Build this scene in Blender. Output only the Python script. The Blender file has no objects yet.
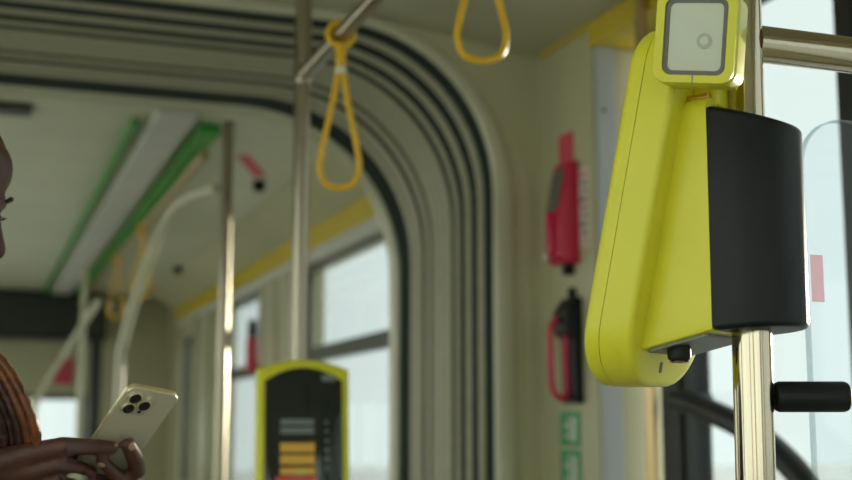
import bpy, bmesh, math, random
from mathutils import Vector, Matrix
random.seed(4)
S = bpy.context.scene
COL = S.collection

# ------------------------------------------------------------------ camera
CH = 1.25                              # camera height above the floor
FPX = 1250.0
PITCH = math.atan(190 / FPX)
YAW = math.atan2(454, FPX / math.cos(PITCH))
cp, sp, cy, sy = math.cos(PITCH), math.sin(PITCH), math.cos(YAW), math.sin(YAW)
CAM = Vector((0, 0, CH))
FW = Vector((sy * cp, cy * cp, sp)); RT = Vector((cy, -sy, 0)); UP = RT.cross(FW)
FH = Vector((sy, cy, 0))
cd = bpy.data.cameras.new('camera'); cam = bpy.data.objects.new('camera', cd); COL.objects.link(cam)
cam.matrix_world = Matrix((RT, UP, -FW)).transposed().to_4x4()
cam.location = CAM
cd.sensor_width = 36; cd.lens = 36 * FPX / 852; cd.clip_start = 0.02
cd.dof.use_dof = True; cd.dof.focus_distance = 1.34; cd.dof.aperture_fstop = 3.9
S.camera = cam

# ------------------------------------------------------------------ world, sun, exposure
w = bpy.data.worlds.new('world'); S.world = w; w.use_nodes = True
bg = w.node_tree.nodes['Background']
bg.inputs[0].default_value = (0.84, 0.89, 0.83, 1); bg.inputs[1].default_value = 2.3
sd = bpy.data.lights.new('sun', 'SUN'); sd.energy = 11.0; sd.angle = 0.03; sd.color = (1, 0.86, 0.66)
sun = bpy.data.objects.new('sun', sd); COL.objects.link(sun)
sun.rotation_euler = Vector((-0.80, -0.57, -0.055)).to_track_quat('-Z', 'Y').to_euler()
S.view_settings.view_transform = 'Standard'; S.view_settings.look = 'None'
S.view_settings.exposure = 0.0; S.view_settings.gamma = 1.0; S.view_settings.use_curve_mapping = False


def ray(px, py): return FW + RT * ((px - 426) / FPX) - UP * ((py - 240) / FPX)
def at(px, py, d): return CAM + ray(px, py) * d
def onp(px, py, ax, v):
    r = ray(px, py); return CAM + r * ((v - CAM[ax]) / r[ax])

# ------------------------------------------------------------------ materials
def mat(name, col, rough=0.5, metal=0.0, var=0.06, scale=6.0, bump=0.0, bscale=200.0, coat=0.0, emit=None, stretch=None, spec=0.5):
    m = bpy.data.materials.new(name); m.use_nodes = True
    nt = m.node_tree; b = nt.nodes['Principled BSDF']
    b.inputs['Roughness'].default_value = rough; b.inputs['Metallic'].default_value = metal
    b.inputs['Coat Weight'].default_value = coat; b.inputs['Specular IOR Level'].default_value = spec
    tc = nt.nodes.new('ShaderNodeTexCoord'); n = nt.nodes.new('ShaderNodeTexNoise')
    src = tc.outputs['Object']
    if stretch:
        mp = nt.nodes.new('ShaderNodeMapping'); mp.inputs['Scale'].default_value = stretch
        nt.links.new(src, mp.inputs[0]); src = mp.outputs[0]
    nt.links.new(src, n.inputs['Vector'])
    n.inputs['Scale'].default_value = scale; n.inputs['Detail'].default_value = 4
    r = nt.nodes.new('ShaderNodeValToRGB'); nt.links.new(n.outputs['Fac'], r.inputs[0])
    r.color_ramp.elements[0].position = 0.3; r.color_ramp.elements[1].position = 0.7
    r.color_ramp.elements[0].color = [max(0, c * (1 - var)) for c in col] + [1]
    r.color_ramp.elements[1].color = [min(1, c * (1 + var)) for c in col] + [1]
    nt.links.new(r.outputs[0], b.inputs['Base Color'])
    if bump:
        n2 = nt.nodes.new('ShaderNodeTexNoise'); n2.inputs['Scale'].default_value = bscale
        nt.links.new(src, n2.inputs['Vector'])
        bp = nt.nodes.new('ShaderNodeBump'); bp.inputs['Strength'].default_value = bump; bp.inputs['Distance'].default_value = 0.002
        nt.links.new(n2.outputs['Fac'], bp.inputs['Height']); nt.links.new(bp.outputs[0], b.inputs['Normal'])
    if emit:
        b.inputs['Emission Color'].default_value = list(emit[0]) + [1]; b.inputs['Emission Strength'].default_value = emit[1]
    return m

def glass(name, tint, gloss=0.08, rough=0.02):
    m = bpy.data.materials.new(name); m.use_nodes = True; nt = m.node_tree
    nt.nodes.remove(nt.nodes['Principled BSDF'])
    t = nt.nodes.new('ShaderNodeBsdfTransparent'); t.inputs[0].default_value = list(tint) + [1]
    g = nt.nodes.new('ShaderNodeBsdfGlossy'); g.inputs['Roughness'].default_value = rough
    lw = nt.nodes.new('ShaderNodeLayerWeight'); lw.inputs[0].default_value = 0.5
    pw = nt.nodes.new('ShaderNodeMath'); pw.operation = 'POWER'; pw.inputs[1].default_value = 5
    fr = nt.nodes.new('ShaderNodeMath'); fr.operation = 'MULTIPLY_ADD'; fr.inputs[1].default_value = 0.6; fr.inputs[2].default_value = gloss * 0.3
    mx = nt.nodes.new('ShaderNodeMixShader')
    nt.links.new(lw.outputs['Facing'], pw.inputs[0]); nt.links.new(pw.outputs[0], fr.inputs[0])
    nt.links.new(fr.outputs[0], mx.inputs[0])
    nt.links.new(t.outputs[0], mx.inputs[1]); nt.links.new(g.outputs[0], mx.inputs[2])
    nt.links.new(mx.outputs[0], nt.nodes['Material Output'].inputs[0])
    return m

M = {}
M['cream'] = mat('cream_panel', (0.54, 0.52, 0.335), 0.42, var=0.05, scale=3)
M['cream_gloss'] = mat('cream_gloss', (0.57, 0.56, 0.40), 0.14, var=0.04, scale=3)
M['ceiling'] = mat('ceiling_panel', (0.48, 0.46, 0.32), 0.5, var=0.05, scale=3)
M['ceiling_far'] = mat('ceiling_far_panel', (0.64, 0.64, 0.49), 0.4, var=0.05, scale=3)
M['alu'] = mat('grey_blue_aluminium', (0.50, 0.53, 0.56), 0.4, var=0.06, scale=8, stretch=(1, 1, 0.1))
M['floor'] = mat('floor_vinyl', (0.20, 0.20, 0.19), 0.6, var=0.3, scale=90)
M['fold'] = mat('bellows_fabric', (0.40, 0.38, 0.27), 0.6, var=0.08, scale=30, bump=0.2)
M['fold_fine'] = mat('bellows_liner', (0.44, 0.42, 0.30), 0.5, var=0.06, scale=30, bump=0.2)
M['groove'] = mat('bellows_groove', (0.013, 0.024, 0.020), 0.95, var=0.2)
M['yellow_trim'] = mat('yellow_trim', (0.66, 0.50, 0.03), 0.4, var=0.05)
M['yellow_lime'] = mat('validator_yellow', (0.75, 0.71, 0.042), 0.33, var=0.025, scale=14, bump=0.05, bscale=900, spec=0.4)
M['black_plastic'] = mat('black_plastic', (0.008, 0.010, 0.012), 0.42, var=0.1, bump=0.12, bscale=1200, spec=0.28)
M['black_rubber'] = mat('black_rubber', (0.008, 0.010, 0.011), 0.5, var=0.1, spec=0.3)
M['grey_plastic'] = mat('grey_plastic', (0.22, 0.22, 0.21), 0.5, var=0.05)
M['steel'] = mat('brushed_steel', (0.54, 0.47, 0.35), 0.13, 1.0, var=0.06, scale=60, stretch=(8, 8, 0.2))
M['steel_warm'] = mat('warm_steel', (0.58, 0.42, 0.22), 0.28, 1.0, var=0.06, scale=60, stretch=(8, 8, 0.2))
M['strap'] = mat('strap_yellow', (0.80, 0.46, 0.012), 0.4, var=0.08, scale=40)
M['red'] = mat('red_plastic', (0.60, 0.015, 0.065), 0.35, var=0.08)
M['red_sign'] = mat('red_sticker', (0.70, 0.07, 0.12), 0.5, var=0.2, scale=60)
M['green_sign'] = mat('green_sticker', (0.06, 0.36, 0.16), 0.5, var=0.15, scale=40)
M['white_print'] = mat('white_print', (0.72, 0.72, 0.62), 0.5)
M['dark_print'] = mat('dark_print', (0.10, 0.10, 0.09), 0.5)
M['green_led'] = mat('green_strip', (0.05, 0.30, 0.04), 0.4, var=0.2)
M['lamp'] = mat('lamp_diffuser', (0.62, 0.62, 0.58), 0.5)
M['black_panel'] = mat('black_panel', (0.012, 0.016, 0.014), 0.35)
M['window_black'] = mat('window_frame_black', (0.014, 0.017, 0.018), 0.45, var=0.15)
M['mullion'] = mat('window_mullion', (0.10, 0.10, 0.085), 0.45)
M['glass'] = glass('window_glass', (0.97, 0.99, 0.98))
M['sky_dimming'] = glass('sky_dimming_glass', (0.650, 0.683, 0.692))  # added tint: dims and cools the sky seen through right-side and end panes
M['plexi'] = glass('clear_screen', (0.95, 0.97, 0.98))
M['plexi_edge'] = glass('clear_screen_edge', (0.84, 0.88, 0.88), 0.4)
M['pink_label'] = glass('pink_label', (0.92, 0.66, 0.68), 0.3)
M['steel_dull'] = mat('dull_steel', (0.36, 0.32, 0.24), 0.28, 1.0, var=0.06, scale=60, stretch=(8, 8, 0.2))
M['seam'] = mat('yellow_seam', (0.26, 0.26, 0.01), 0.5)
M['lens_window'] = mat('reader_window', (0.52, 0.55, 0.40), 0.12, var=0.05, coat=0.6)
M['lens_dark'] = mat('reader_lens', (0.42, 0.44, 0.34), 0.15)
M['gasket'] = mat('reader_gasket', (0.13, 0.13, 0.11), 0.4)
M['copper'] = mat('copper_contact', (0.75, 0.42, 0.12), 0.25, 1.0)
M['screen_black'] = mat('screen_glass', (0.010, 0.016, 0.014), 0.10, coat=0.3)
M['screen_orange'] = mat('screen_orange', (0.35, 0.20, 0.02), 0.4, emit=((0.62, 0.36, 0.05), 0.28))
M['screen_grey'] = mat('screen_grey', (0.05, 0.06, 0.05), 0.4, emit=((0.14, 0.17, 0.14), 0.35))
M['screen_green'] = mat('screen_green', (0.05, 0.2, 0.02), 0.4, emit=((0.30, 0.50, 0.05), 0.5))
M['screen_red'] = mat('screen_red', (0.2, 0.02, 0.02), 0.4, emit=((0.5, 0.06, 0.04), 0.4))
M['phone_back'] = mat('phone_gold_back', (0.56, 0.51, 0.37), 0.38, 0.25, var=0.02)
M['phone_side'] = mat('phone_gold_side', (0.90, 0.78, 0.52), 0.30, 0.75, var=0.02)
M['phone_island'] = mat('phone_camera_island', (0.60, 0.55, 0.41), 0.25, 0.25)
M['lens_black'] = mat('camera_lens_black', (0.012, 0.010, 0.009), 0.08)
M['flash'] = mat('flash_cream', (0.75, 0.70, 0.55), 0.3)
M['skin'] = mat('dark_skin', (0.088, 0.033, 0.021), 0.5, var=0.18, scale=25, bump=0.25, bscale=350)
M['nail'] = mat('fingernail', (0.46, 0.26, 0.19), 0.25)
M['lip'] = mat('lips', (0.13, 0.04, 0.035), 0.4)
M['eye'] = mat('eye_white', (0.6, 0.56, 0.5), 0.15)
M['iris'] = mat('iris', (0.02, 0.01, 0.006), 0.1)
M['hair'] = mat('hair_auburn', (0.155, 0.045, 0.012), 0.42, var=0.5, scale=70, bump=0.5, bscale=300)
M['hair_brown'] = mat('hair_brown', (0.042, 0.015, 0.007), 0.5, var=0.5, scale=70, bump=0.5, bscale=300)
M['hair_dark'] = mat('hair_dark', (0.012, 0.007, 0.005), 0.5, var=0.4, scale=60, bump=0.5)
M['shirt'] = mat('shirt_dark_green', (0.010, 0.018, 0.013), 0.8, var=0.3, scale=50, bump=0.3)
nt = M['shirt'].node_tree; b_ = nt.nodes['Principled BSDF']; tc_ = nt.nodes.new('ShaderNodeTexCoord'); last = None
for d_ in ('Z', 'X'):
    wv = nt.nodes.new('ShaderNodeTexWave'); wv.bands_direction = d_; wv.inputs['Scale'].default_value = 9; nt.links.new(tc_.outputs['Object'], wv.inputs['Vector'])
    rp = nt.nodes.new('ShaderNodeValToRGB'); rp.color_ramp.elements[0].position = .80; rp.color_ramp.elements[1].position = .86; nt.links.new(wv.outputs['Fac'], rp.inputs[0])
    mx_ = nt.nodes.new('ShaderNodeMix'); mx_.data_type = 'RGBA'; nt.links.new(rp.outputs[0], mx_.inputs[0])
    if last: nt.links.new(last, mx_.inputs[6])
    else: mx_.inputs[6].default_value = (.010, .016, .012, 1)
    mx_.inputs[7].default_value = (.03, .085, .055, 1); last = mx_.outputs[2]
nt.links.new(last, b_.inputs['Base Color'])
M['trousers'] = mat('trousers_dark', (0.02, 0.022, 0.03), 0.85, var=0.2, scale=50, bump=0.3)
M['shoe'] = mat('shoe_dark', (0.03, 0.025, 0.02), 0.5)
M['pavement'] = mat('pavement', (0.62, 0.62, 0.60), 0.9, var=0.15, scale=2)

# ------------------------------------------------------------------ builders
def obj(name, data, m=None, parent=None, label=None, cat=None, group=None, kind=None, smooth=False, loc=None):
    if isinstance(data, bmesh.types.BMesh):
        me = bpy.data.meshes.new(name); bmesh.ops.recalc_face_normals(data, faces=data.faces)
        data.to_mesh(me); data.free(); data = me
    if m is not None and data is not None and not data.materials: data.materials.append(M[m])
    o = bpy.data.objects.new(name, data); COL.objects.link(o)
    if loc is not None: o.location = loc
    if parent: o.parent = parent
    if label: o['label'] = label
    if cat: o['category'] = cat
    if group: o['group'] = group
    if kind: o['kind'] = kind
    if smooth and data is not None:
        data.polygons.foreach_set('use_smooth', [True] * len(data.polygons))
        if smooth != 'all':
            try: data.set_sharp_from_angle(angle=math.radians(smooth if smooth is not True else 35))
            except Exception: pass
    return o

def empty(name, loc, label, cat, group=None, mtx=None):
    o = obj(name, None, loc=loc, label=label, cat=cat, group=group)
    o.empty_display_size = 0.05
    if mtx is not None: o.matrix_world = mtx
    return o

def box(bm, lo, hi):
    lo, hi = Vector(lo), Vector(hi)
    v = [bm.verts.new((x, y, z)) for x in (lo.x, hi.x) for y in (lo.y, hi.y) for z in (lo.z, hi.z)]
    for f in ((0, 1, 3, 2), (4, 6, 7, 5), (0, 4, 5, 1), (2, 3, 7, 6), (0, 2, 6, 4), (1, 5, 7, 3)):
        bm.faces.new([v[i] for i in f])
    return v

def boxm(lo, hi, bev=0.0, seg=2):
    bm = bmesh.new(); box(bm, lo, hi)
    if bev: bmesh.ops.bevel(bm, geom=bm.edges[:], offset=bev, segments=seg, affect='EDGES', profile=0.5)
    return bm

def sweep(bm, pts, radii, seg=16, closed=False, caps=True, squash=None):
    pts = [Vector(p) for p in pts]; n = len(pts)
    if not hasattr(radii, '__len__'): radii = [radii] * n
    tang = []
    for i in range(n):
        a = pts[(i - 1) % n] if (closed or i > 0) else pts[0]
        b = pts[(i + 1) % n] if (closed or i < n - 1) else pts[-1]
        tang.append((b - a).normalized())
    up = Vector((0, 0, 1)) if abs(tang[0].z) < 0.9 else Vector((1, 0, 0))
    nn = (up - tang[0] * up.dot(tang[0])).normalized()
    rings = []
    for i in range(n):
        nn = (nn - tang[i] * nn.dot(tang[i])).normalized(); bb = tang[i].cross(nn)
        s1, s2 = squash if squash else (1, 1)
        rings.append([bm.verts.new(pts[i] + (nn * math.cos(2 * math.pi * k / seg) * s1 + bb * math.sin(2 * math.pi * k / seg) * s2) * radii[i]) for k in range(seg)])
    for i in range(n if closed else n - 1):
        a, b = rings[i], rings[(i + 1) % n]
        for k in range(seg): bm.faces.new((a[k], a[(k + 1) % seg], b[(k + 1) % seg], b[k]))
    if caps and not closed:
        bm.faces.new(rings[0][::-1]); bm.faces.new(rings[-1])
    return bm

def tube(pts, r, seg=20, closed=False, caps=True, squash=None):
    return sweep(bmesh.new(), pts, r, seg, closed, caps, squash)

def rcyl(a, b, r, bev=0.003, seg=24):
    """cylinder from a to b with rounded rims"""
    a, b = Vector(a), Vector(b); d = (b - a).normalized(); L = (b - a).length
    ts = [0, 0, bev * 0.3, bev, L - bev, L - bev * 0.3, L, L]; rs = [r - bev, r - bev, r - bev * 0.3, r, r, r - bev * 0.3, r - bev, r - bev]
    ts, rs = ts[1:-1], rs[1:-1]
    return tube([a + d * t for t in ts], rs, seg)

def rrect(hw, hh, rad, n=6, cx=0, cy_=0):
    rs = rad if hasattr(rad, '__len__') else [rad] * 4
    out = []
    for q, (sx, sy_) in enumerate(((1, 1), (-1, 1), (-1, -1), (1, -1))):
        r = rs[q]
        for k in range(n + 1):
            a = math.pi / 2 * (q + k / n)
            out.append((cx + sx * (hw - r) + r * math.cos(a), cy_ + sy_ * (hh - r) + r * math.sin(a)))
    return out

def inset_poly(pts, d):
    n = len(pts); out = []
    for i in range(n):
        p0, p1, p2 = Vector(pts[i - 1]), Vector(pts[i]), Vector(pts[(i + 1) % n])
        e1, e2 = (p1 - p0), (p2 - p1)
        e1 = e1.normalized() if e1.length > 1e-9 else e2.normalized(); e2 = e2.normalized() if e2.length > 1e-9 else e1
        n1, n2 = Vector((-e1.y, e1.x)), Vector((-e2.y, e2.x)); m = (n1 + n2)
        m = m.normalized() if m.length > 1e-6 else n1
        out.append(tuple(p1 + m * (d / max(0.5, m.dot(n1)))))
    return out

def prism(pts, t0, t1, frame=None, bev=0.0, bseg=4, ends=3):
    """ccw outline extruded along the third axis from t0 to t1 with rounded rims; frame(x, y, t)->Vector"""
    frame = frame or (lambda x, y, t: Vector((x, y, t)))
    bm = bmesh.new(); layers = []
    prof = [(t0, 0.0), (t1, 0.0)]
    if bev:
        prof = [(t0 + bev * (1 - math.cos(a)), bev * (1 - math.sin(a))) for a in [math.pi / 2 * k / bseg for k in range(bseg + 1)]] if ends & 1 else [(t0, 0.0)]
        prof += [(t1, 0.0)] if not ends & 2 else [(t1 - bev * (1 - math.cos(a)), bev * (1 - math.sin(a))) for a in [math.pi / 2 * k / bseg for k in range(bseg, -1, -1)]]
    for t, ins in prof:
        q = inset_poly(pts, ins) if ins > 1e-9 else pts
        layers.append([bm.verts.new(frame(x, y, t)) for x, y in q])
    n = len(pts)
    for a, b in zip(layers, layers[1:]):
        for k in range(n): bm.faces.new((a[k], a[(k + 1) % n], b[(k + 1) % n], b[k]))
    bm.faces.new(layers[0][::-1]); bm.faces.new(layers[-1])
    return bm

def frame_ring(outer, inner, t0, t1, frame):
    """flat ring between two outlines of equal count, with thickness"""
    bm = bmesh.new()
    L = [[bm.verts.new(frame(x, y, t)) for x, y in pl] for t in (t0, t1) for pl in (outer, inner)]
    n = len(outer)
    for a, b in ((0, 1), (2, 3), (0, 2), (1, 3)):
        for k in range(n): bm.faces.new((L[a][k], L[a][(k + 1) % n], L[b][(k + 1) % n], L[b][k]))
    return bm

# ------------------------------------------------------------------ vehicle shell
CZ = CH + 1.12           # ceiling height
XR = 1.569               # inner face of the right wall
XO = 1.72                # outer skin / door plane on the right
XL = -0.98; XC = (XR + XL) / 2
YP = 3.358               # gangway end wall
YF = 4.13                # where the far section begins
YE = 11.0                # far end
YB = -2.6                # end behind the camera
def st(name, bm, m, parent=None, **k):
    return obj(name, bm, m, parent, kind=None if parent else 'structure', **k)

st('ground', boxm((-40, -40, -0.40), (40, 50, -0.35)), 'pavement', label='pale pavement outside the vehicle', cat='ground')
st('floor', boxm((XL - 0.15, YB, -0.08), (XO + 0.05, YE, 0)), 'floor', label='dark speckled vinyl floor of the vehicle', cat='floor')
CT = CH + 1.20           # crown of the near ceiling
bm = bmesh.new()
pf = [(XL - .15, CZ), (XL, CZ), (XL + .55, CT), (XR - .55, CT), (XR, CZ), (XO + .05, CZ), (XO + .05, CT + .08), (XL - .15, CT + .08)]
ra = [bm.verts.new((x, YB, z)) for x, z in pf]; rb = [bm.verts.new((x, YP, z)) for x, z in pf]
for k in range(8): bm.faces.new((ra[k], ra[(k + 1) % 8], rb[(k + 1) % 8], rb[k]))
bm.faces.new(ra[::-1]); bm.faces.new(rb)
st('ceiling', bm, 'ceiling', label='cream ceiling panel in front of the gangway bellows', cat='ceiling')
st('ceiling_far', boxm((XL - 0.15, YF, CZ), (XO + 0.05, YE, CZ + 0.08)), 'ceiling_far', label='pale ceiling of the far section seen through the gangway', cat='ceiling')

def wall_cells(name, x0, x1, y0, y1, holes, m, label, zt=CZ):
    """wall between y0..y1, full height, with rectangular holes (ya, yb, za, zb) -> one mesh"""
    bm = bmesh.new(); y = y0
    for ya, yb, za, zb in sorted(holes):
        if ya > y: box(bm, (x0, y, 0), (x1, ya, zt))
        if za > 0: box(bm, (x0, ya, 0), (x1, yb, za))
        if zb < zt: box(bm, (x0, ya, zb), (x1, yb, zt))
        y = yb
    if y < y1: box(bm, (x0, y, 0), (x1, y1, zt))
    return st(name, bm, m, label=label, cat='wall')

DY0, DY1 = 1.20, 3.005      # door recess
ZS = CH + 1.085             # soffit height in the recess
wall_cells('wall_right', XR, XO + 0.05, YB, YP, [(-2.2, -0.5, 0.8, 2.1), (-0.4, 1.0, 0.8, 2.1), (DY0, DY1, 0, ZS)], 'cream', 'cream right side wall carrying the red emergency equipment')
wall_cells('wall_left', XL - 0.15, XL, YB, YP, [(-2.3, -0.6, 0.75, 2.15), (-0.5, 1.3, 0.75, 2.15), (1.4, 3.1, 0.75, 2.15)], 'cream', 'cream left side wall with wide windows')
WT, WB = CH + 0.835, CH - 0.42
wall_cells('wall_right_far', XR, XO, YF, YE, [(4.32, 6.38, WB, WT), (7.15, 8.75, WB, WT), (9.5, 10.3, WB, WT - 0.1)], 'cream', 'cream window wall of the far section, right side')
wall_cells('wall_left_far', XL - 0.15, XL, YF, YE, [(4.3, 6.0, 0.8, 2.1), (6.3, 8.0, 0.8, 2.1), (8.3, 10.0, 0.8, 2.1)], 'cream', 'cream window wall of the far section, left side')
# rear wall behind the camera with its window
bm = bmesh.new()
for lo, hi in (((XL - .15, YB - .1, 0), (XO + .05, YB, 0.8)), ((XL - .15, YB - .1, 2.15), (XO + .05, YB, CZ + .08)), ((XL - .15, YB - .1, .8), (XL + .15, YB, 2.15)), ((XR - .15, YB - .1, .8), (XO + .05, YB, 2.15))):
    box(bm, lo, hi)
st('wall_rear', bm, 'cream', label='rear end wall with a wide window', cat='wall')
# far end wall with windscreen
bm = bmesh.new()
for lo, hi in (((XL - .15, YE, 0), (XO, YE + .1, CH - 0.35)), ((XL - .15, YE, CH + 0.30), (XO, YE + .1, CZ + .08)), ((0.90, YE, CH - .35), (XO, YE + .1, CH + .30)), ((XL - .15, YE, CH - .35), (XL + .1, YE + .1, CH + .30))):
    box(bm, lo, hi)
st('wall_front', bm, 'cream', label='end wall closing the far section', cat='wall')

# windows: panes, frames, mullions
def window(n, x, ya, yb, za, zb, mull, label, inner=True):
    fr = bmesh.new(); t = 0.016
    for lo, hi in (((x - .02, ya, za), (x + .03, ya + t, zb)), ((x - .02, yb - t, za), (x + .03, yb, zb)), ((x - .02, ya + t, za), (x + .03, yb - t, za + t)), ((x - .02, ya + t, zb - t), (x + .03, yb - t, zb))):
        box(fr, lo, hi)
    r = st('window_%d' % n, fr, 'mullion', label=label, cat='window')
    obj('pane', boxm((x, ya + t, za + t), (x + .008, yb - t, zb - t)), 'sky_dimming' if x > 0 else 'glass', r)
    if mull: obj('mullion', boxm((x - .03, ya + t, mull - .035), (x + .02, yb - t, mull + .035)), 'mullion', r)
    return r
window(1, XR + .05, 4.32, 6.38, WB, WT, CH + .375, 'first bright window beyond the gangway, split by a dark bar')
window(2, XR + .05, 7.15, 8.75, WB, WT, CH + .36, 'second bright window along the far right wall')
window(3, XR + .05, 9.5, 10.3, WB, WT - .1, None, 'last small window of the far right wall')
for i, (a, b) in enumerate(((-2.3, -.6), (-.5, 1.3), (1.4, 3.1))): window(4 + i, XL - .08, a, b, .75, 2.15, None, 'left side window %s of the near section' % ('at the rear', 'beside the camera', 'next to the gangway')[i])
for i, (a, b) in enumerate(((4.3, 6.0), (6.3, 8.0), (8.3, 10.0))): window(7 + i, XL - .08, a, b, .8, 2.1, None, 'left side window %s of the far section' % ('nearest the gangway', 'in the middle', 'nearest the end')[i])
for i, (a, b) in enumerate(((-2.2, -.5), (-.4, 1.0))): window(10 + i, XR + .06, a, b, .8, 2.1, None, 'right side window %s' % ('at the rear of the near section', 'just before the door')[i])
fr = bmesh.new(); box(fr, (XL + .15, YB - .06, .8), (XR - .15, YB - .03, .84)); box(fr, (XL + .15, YB - .06, 2.11), (XR - .15, YB - .03, 2.15))
r = st('window_12', fr, 'mullion', label='wide rear window behind the camera', cat='window'); obj('pane', boxm((XL + .15, YB - .05, .84), (XR - .15, YB - .042, 2.11)), 'glass', r)
fr = bmesh.new()
for zz in (CH - .35, CH + .25): box(fr, (XL + .1, YE + .02, zz), (0.90, YE + .06, zz + .05))
for xx in (0.45, 0.86): box(fr, (xx, YE + .02, CH - .30), (xx + .04, YE + .06, CH + .25))
r = st('window_13', fr, 'mullion', label='bright end window under the black overhead panel', cat='window')
obj('pane', boxm((XL + .1, YE + .04, CH - .30), (0.90, YE + .048, CH + .30)), 'sky_dimming', r)

# ------------------------------------------------------------------ gangway: end walls, frames, bellows
def arch(off=0.0, y=YP, n=14, zb=0.0):
    """open path floor - left side - top - right side - floor, grown outwards by off; (x, z); the gangway narrows with y"""
    t = (y - YP) / (YF - YP)
    hw = 1.412 - .045 * t - XC + off; top = CH + 1.166 - .085 * t + off * .5; r = .46 + .10 * t + off
    p = [(XC - hw, zb), (XC - hw, (top - r) * 0.5)]
    for k in range(n + 1):
        a = math.pi - math.pi / 2 * k / n; p.append((XC - hw + r + r * math.cos(a), top - r + r * math.sin(a)))
    for k in range(n + 1):
        a = math.pi / 2 - math.pi / 2 * k / n; p.append((XC + hw - r + r * math.cos(a), top - r + r * math.sin(a)))
    p += [(XC + hw, (top - r) * 0.5), (XC + hw, zb)]
    return p

def ribbon(secs, closed_sec=True):
    """loft of section list: secs = [(offset, y)...] around the arch"""
    bm = bmesh.new(); rows = [[bm.verts.new((x, y, z)) for x, z in arch(o, y)] for o, y in secs]
    n = len(rows[0]); m = len(rows)
    for i in range(m if closed_sec else m - 1):
        a, b = rows[i], rows[(i + 1) % m]
        for k in range(n - 1): bm.faces.new((a[k], a[k + 1], b[k + 1], b[k]))
    return bm

def end_wall(name, y0, y1, label):
    bm = bmesh.new(); p = arch(0.01, y0); EZ = CT + .03
    for y in (y0, y1):
        inn = [bm.verts.new((x, y, z)) for x, z in p]
        out = []
        for i, (x, z) in enumerate(p):
            if i < 2: out.append((XL - .02, z))
            elif i >= len(p) - 2: out.append((XR + .02, z))
            else:
                j = i - 2; k = 15
                if j < k: t = j / (k - 1); out.append((XL - .02, (p[2][1]) + (EZ - p[2][1]) * min(1, t * 2)) if t <= .5 else (XL - .02 + (p[2 + k - 1][0] - XL + .02) * (t - .5) * 2, EZ))
                else: t = (j - k) / (k - 1); out.append((p[2 + k][0] + (XR + .02 - p[2 + k][0]) * min(1, t * 2), EZ) if t <= .5 else (XR + .02, EZ + (p[-3][1] - EZ) * (t - .5) * 2))
        ov = [bm.verts.new((x, y, z)) for x, z in out]
        for k in range(len(p) - 1): bm.faces.new((inn[k], inn[k + 1], ov[k + 1], ov[k]))
    return st(name, bm, 'cream', label=label, cat='wall')
end_wall('wall_gangway_near', YP, YP + .03, 'cream end wall around the near mouth of the gangway')
end_wall('wall_gangway_far', YF - .03, YF, 'cream end wall around the far mouth of the gangway')
rd = [(0.006, YP + .03), (0.006, YP - .008), (0.010, YP - .014), (0.018, YP - .016), (0.056, YP - .014), (0.068, YP - .009), (0.074, YP), (0.074, YP + .03)]
st('trim_1', ribbon(rd), 'cream_gloss', label='glossy cream arched frame bordering the bellows', cat='trim', smooth=40)
rd = [(-0.012, YF + .02), (-0.012, YF - .02), (0.0, YF - .035), (0.04, YF - .035), (0.04, YF + .02)]
st('trim_2', ribbon(rd), 'cream_gloss', label='cream frame at the far mouth of the gangway', cat='trim', smooth=40)

rd = [(0.112, YP + .001), (0.113, YP - .004), (0.117, YP - .005), (0.121, YP - .004), (0.122, YP + .001)]
st('trim_10', ribbon(rd, False), 'cream', label='thin raised moulding following the arch on the gangway wall', cat='trim', smooth=40)
bel = empty('gangway_bellows', (XC, (YP + YF) / 2, 0), 'olive-grey ribbed bellows arching over the gangway between the sections', 'bellows')
def bpart(name, secs, m, closed=True):
    o = obj(name, ribbon(secs, closed), m, bel, smooth=50); o.location = -Vector(bel.location); return o
def band(y0, y1, name, m, proud=.006):
    yb_ = .4 * (y1 - y0)
    bpart(name, [(.02, y0), (.001, y0), (.001 - proud, y0 + yb_ * .4), (-.001 - proud, (y0 + y1) / 2), (.001 - proud, y1 - yb_ * .4), (.001, y1), (.02, y1)], m)
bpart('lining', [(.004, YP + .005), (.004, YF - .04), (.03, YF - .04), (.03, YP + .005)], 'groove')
for y0, y1 in ((3.420, 3.458), (3.508, 3.546), (3.590, 3.620)): band(y0, y1, 'fold', 'fold', .003)
for y0, y1 in ((3.652, 3.686), (3.692, 3.726), (3.732, 3.766), (3.772, 3.800), (3.824, 3.858), (3.890, 3.940), (3.950, 3.985)): band(y0, y1, 'fine_fold', 'fold_fine', .003)

# ------------------------------------------------------------------ ceiling trim, door recess, door
st('trim_3', boxm((XR - .014, DY1 + .001, CZ - .010), (XR - .001, YP - .03, CZ + .002), .003), 'yellow_trim', label='thin yellow strip where ceiling meets right wall', cat='trim')
st('trim_4', boxm((XR + .004, DY0 + .005, ZS - .03), (XO + .04, DY1 - .001, ZS - .001), .004), 'yellow_trim', label='yellow soffit over the door recess', cat='trim')
st('trim_9', boxm((XR - .012, DY0, ZS - .035), (XR + .003, DY1, CZ - .001), .003), 'yellow_trim', label='yellow fascia above the door opening', cat='trim')
def xY(px, X): return onp(px, 430, 0, X).y
jamb = st('trim_5', boxm((XR + .004, DY1 - .022, 0), (XR + .062, DY1 - .002, ZS - .032), .004), 'alu', label='blue-grey metal jamb strip of the door recess', cat='trim')
obj('screw', tube([(XR + .022, DY1 - .025, CH + .87), (XR + .022, DY1 - .021, CH + .87)], .006, 12), 'dark_print', jamb)
st('trim_6', boxm((XR + .066, DY1 - .015, 0), (XO + .02, DY1 - .002, ZS - .032), .003), 'cream', label='cream jamb strip inside the door recess', cat='trim')
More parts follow.
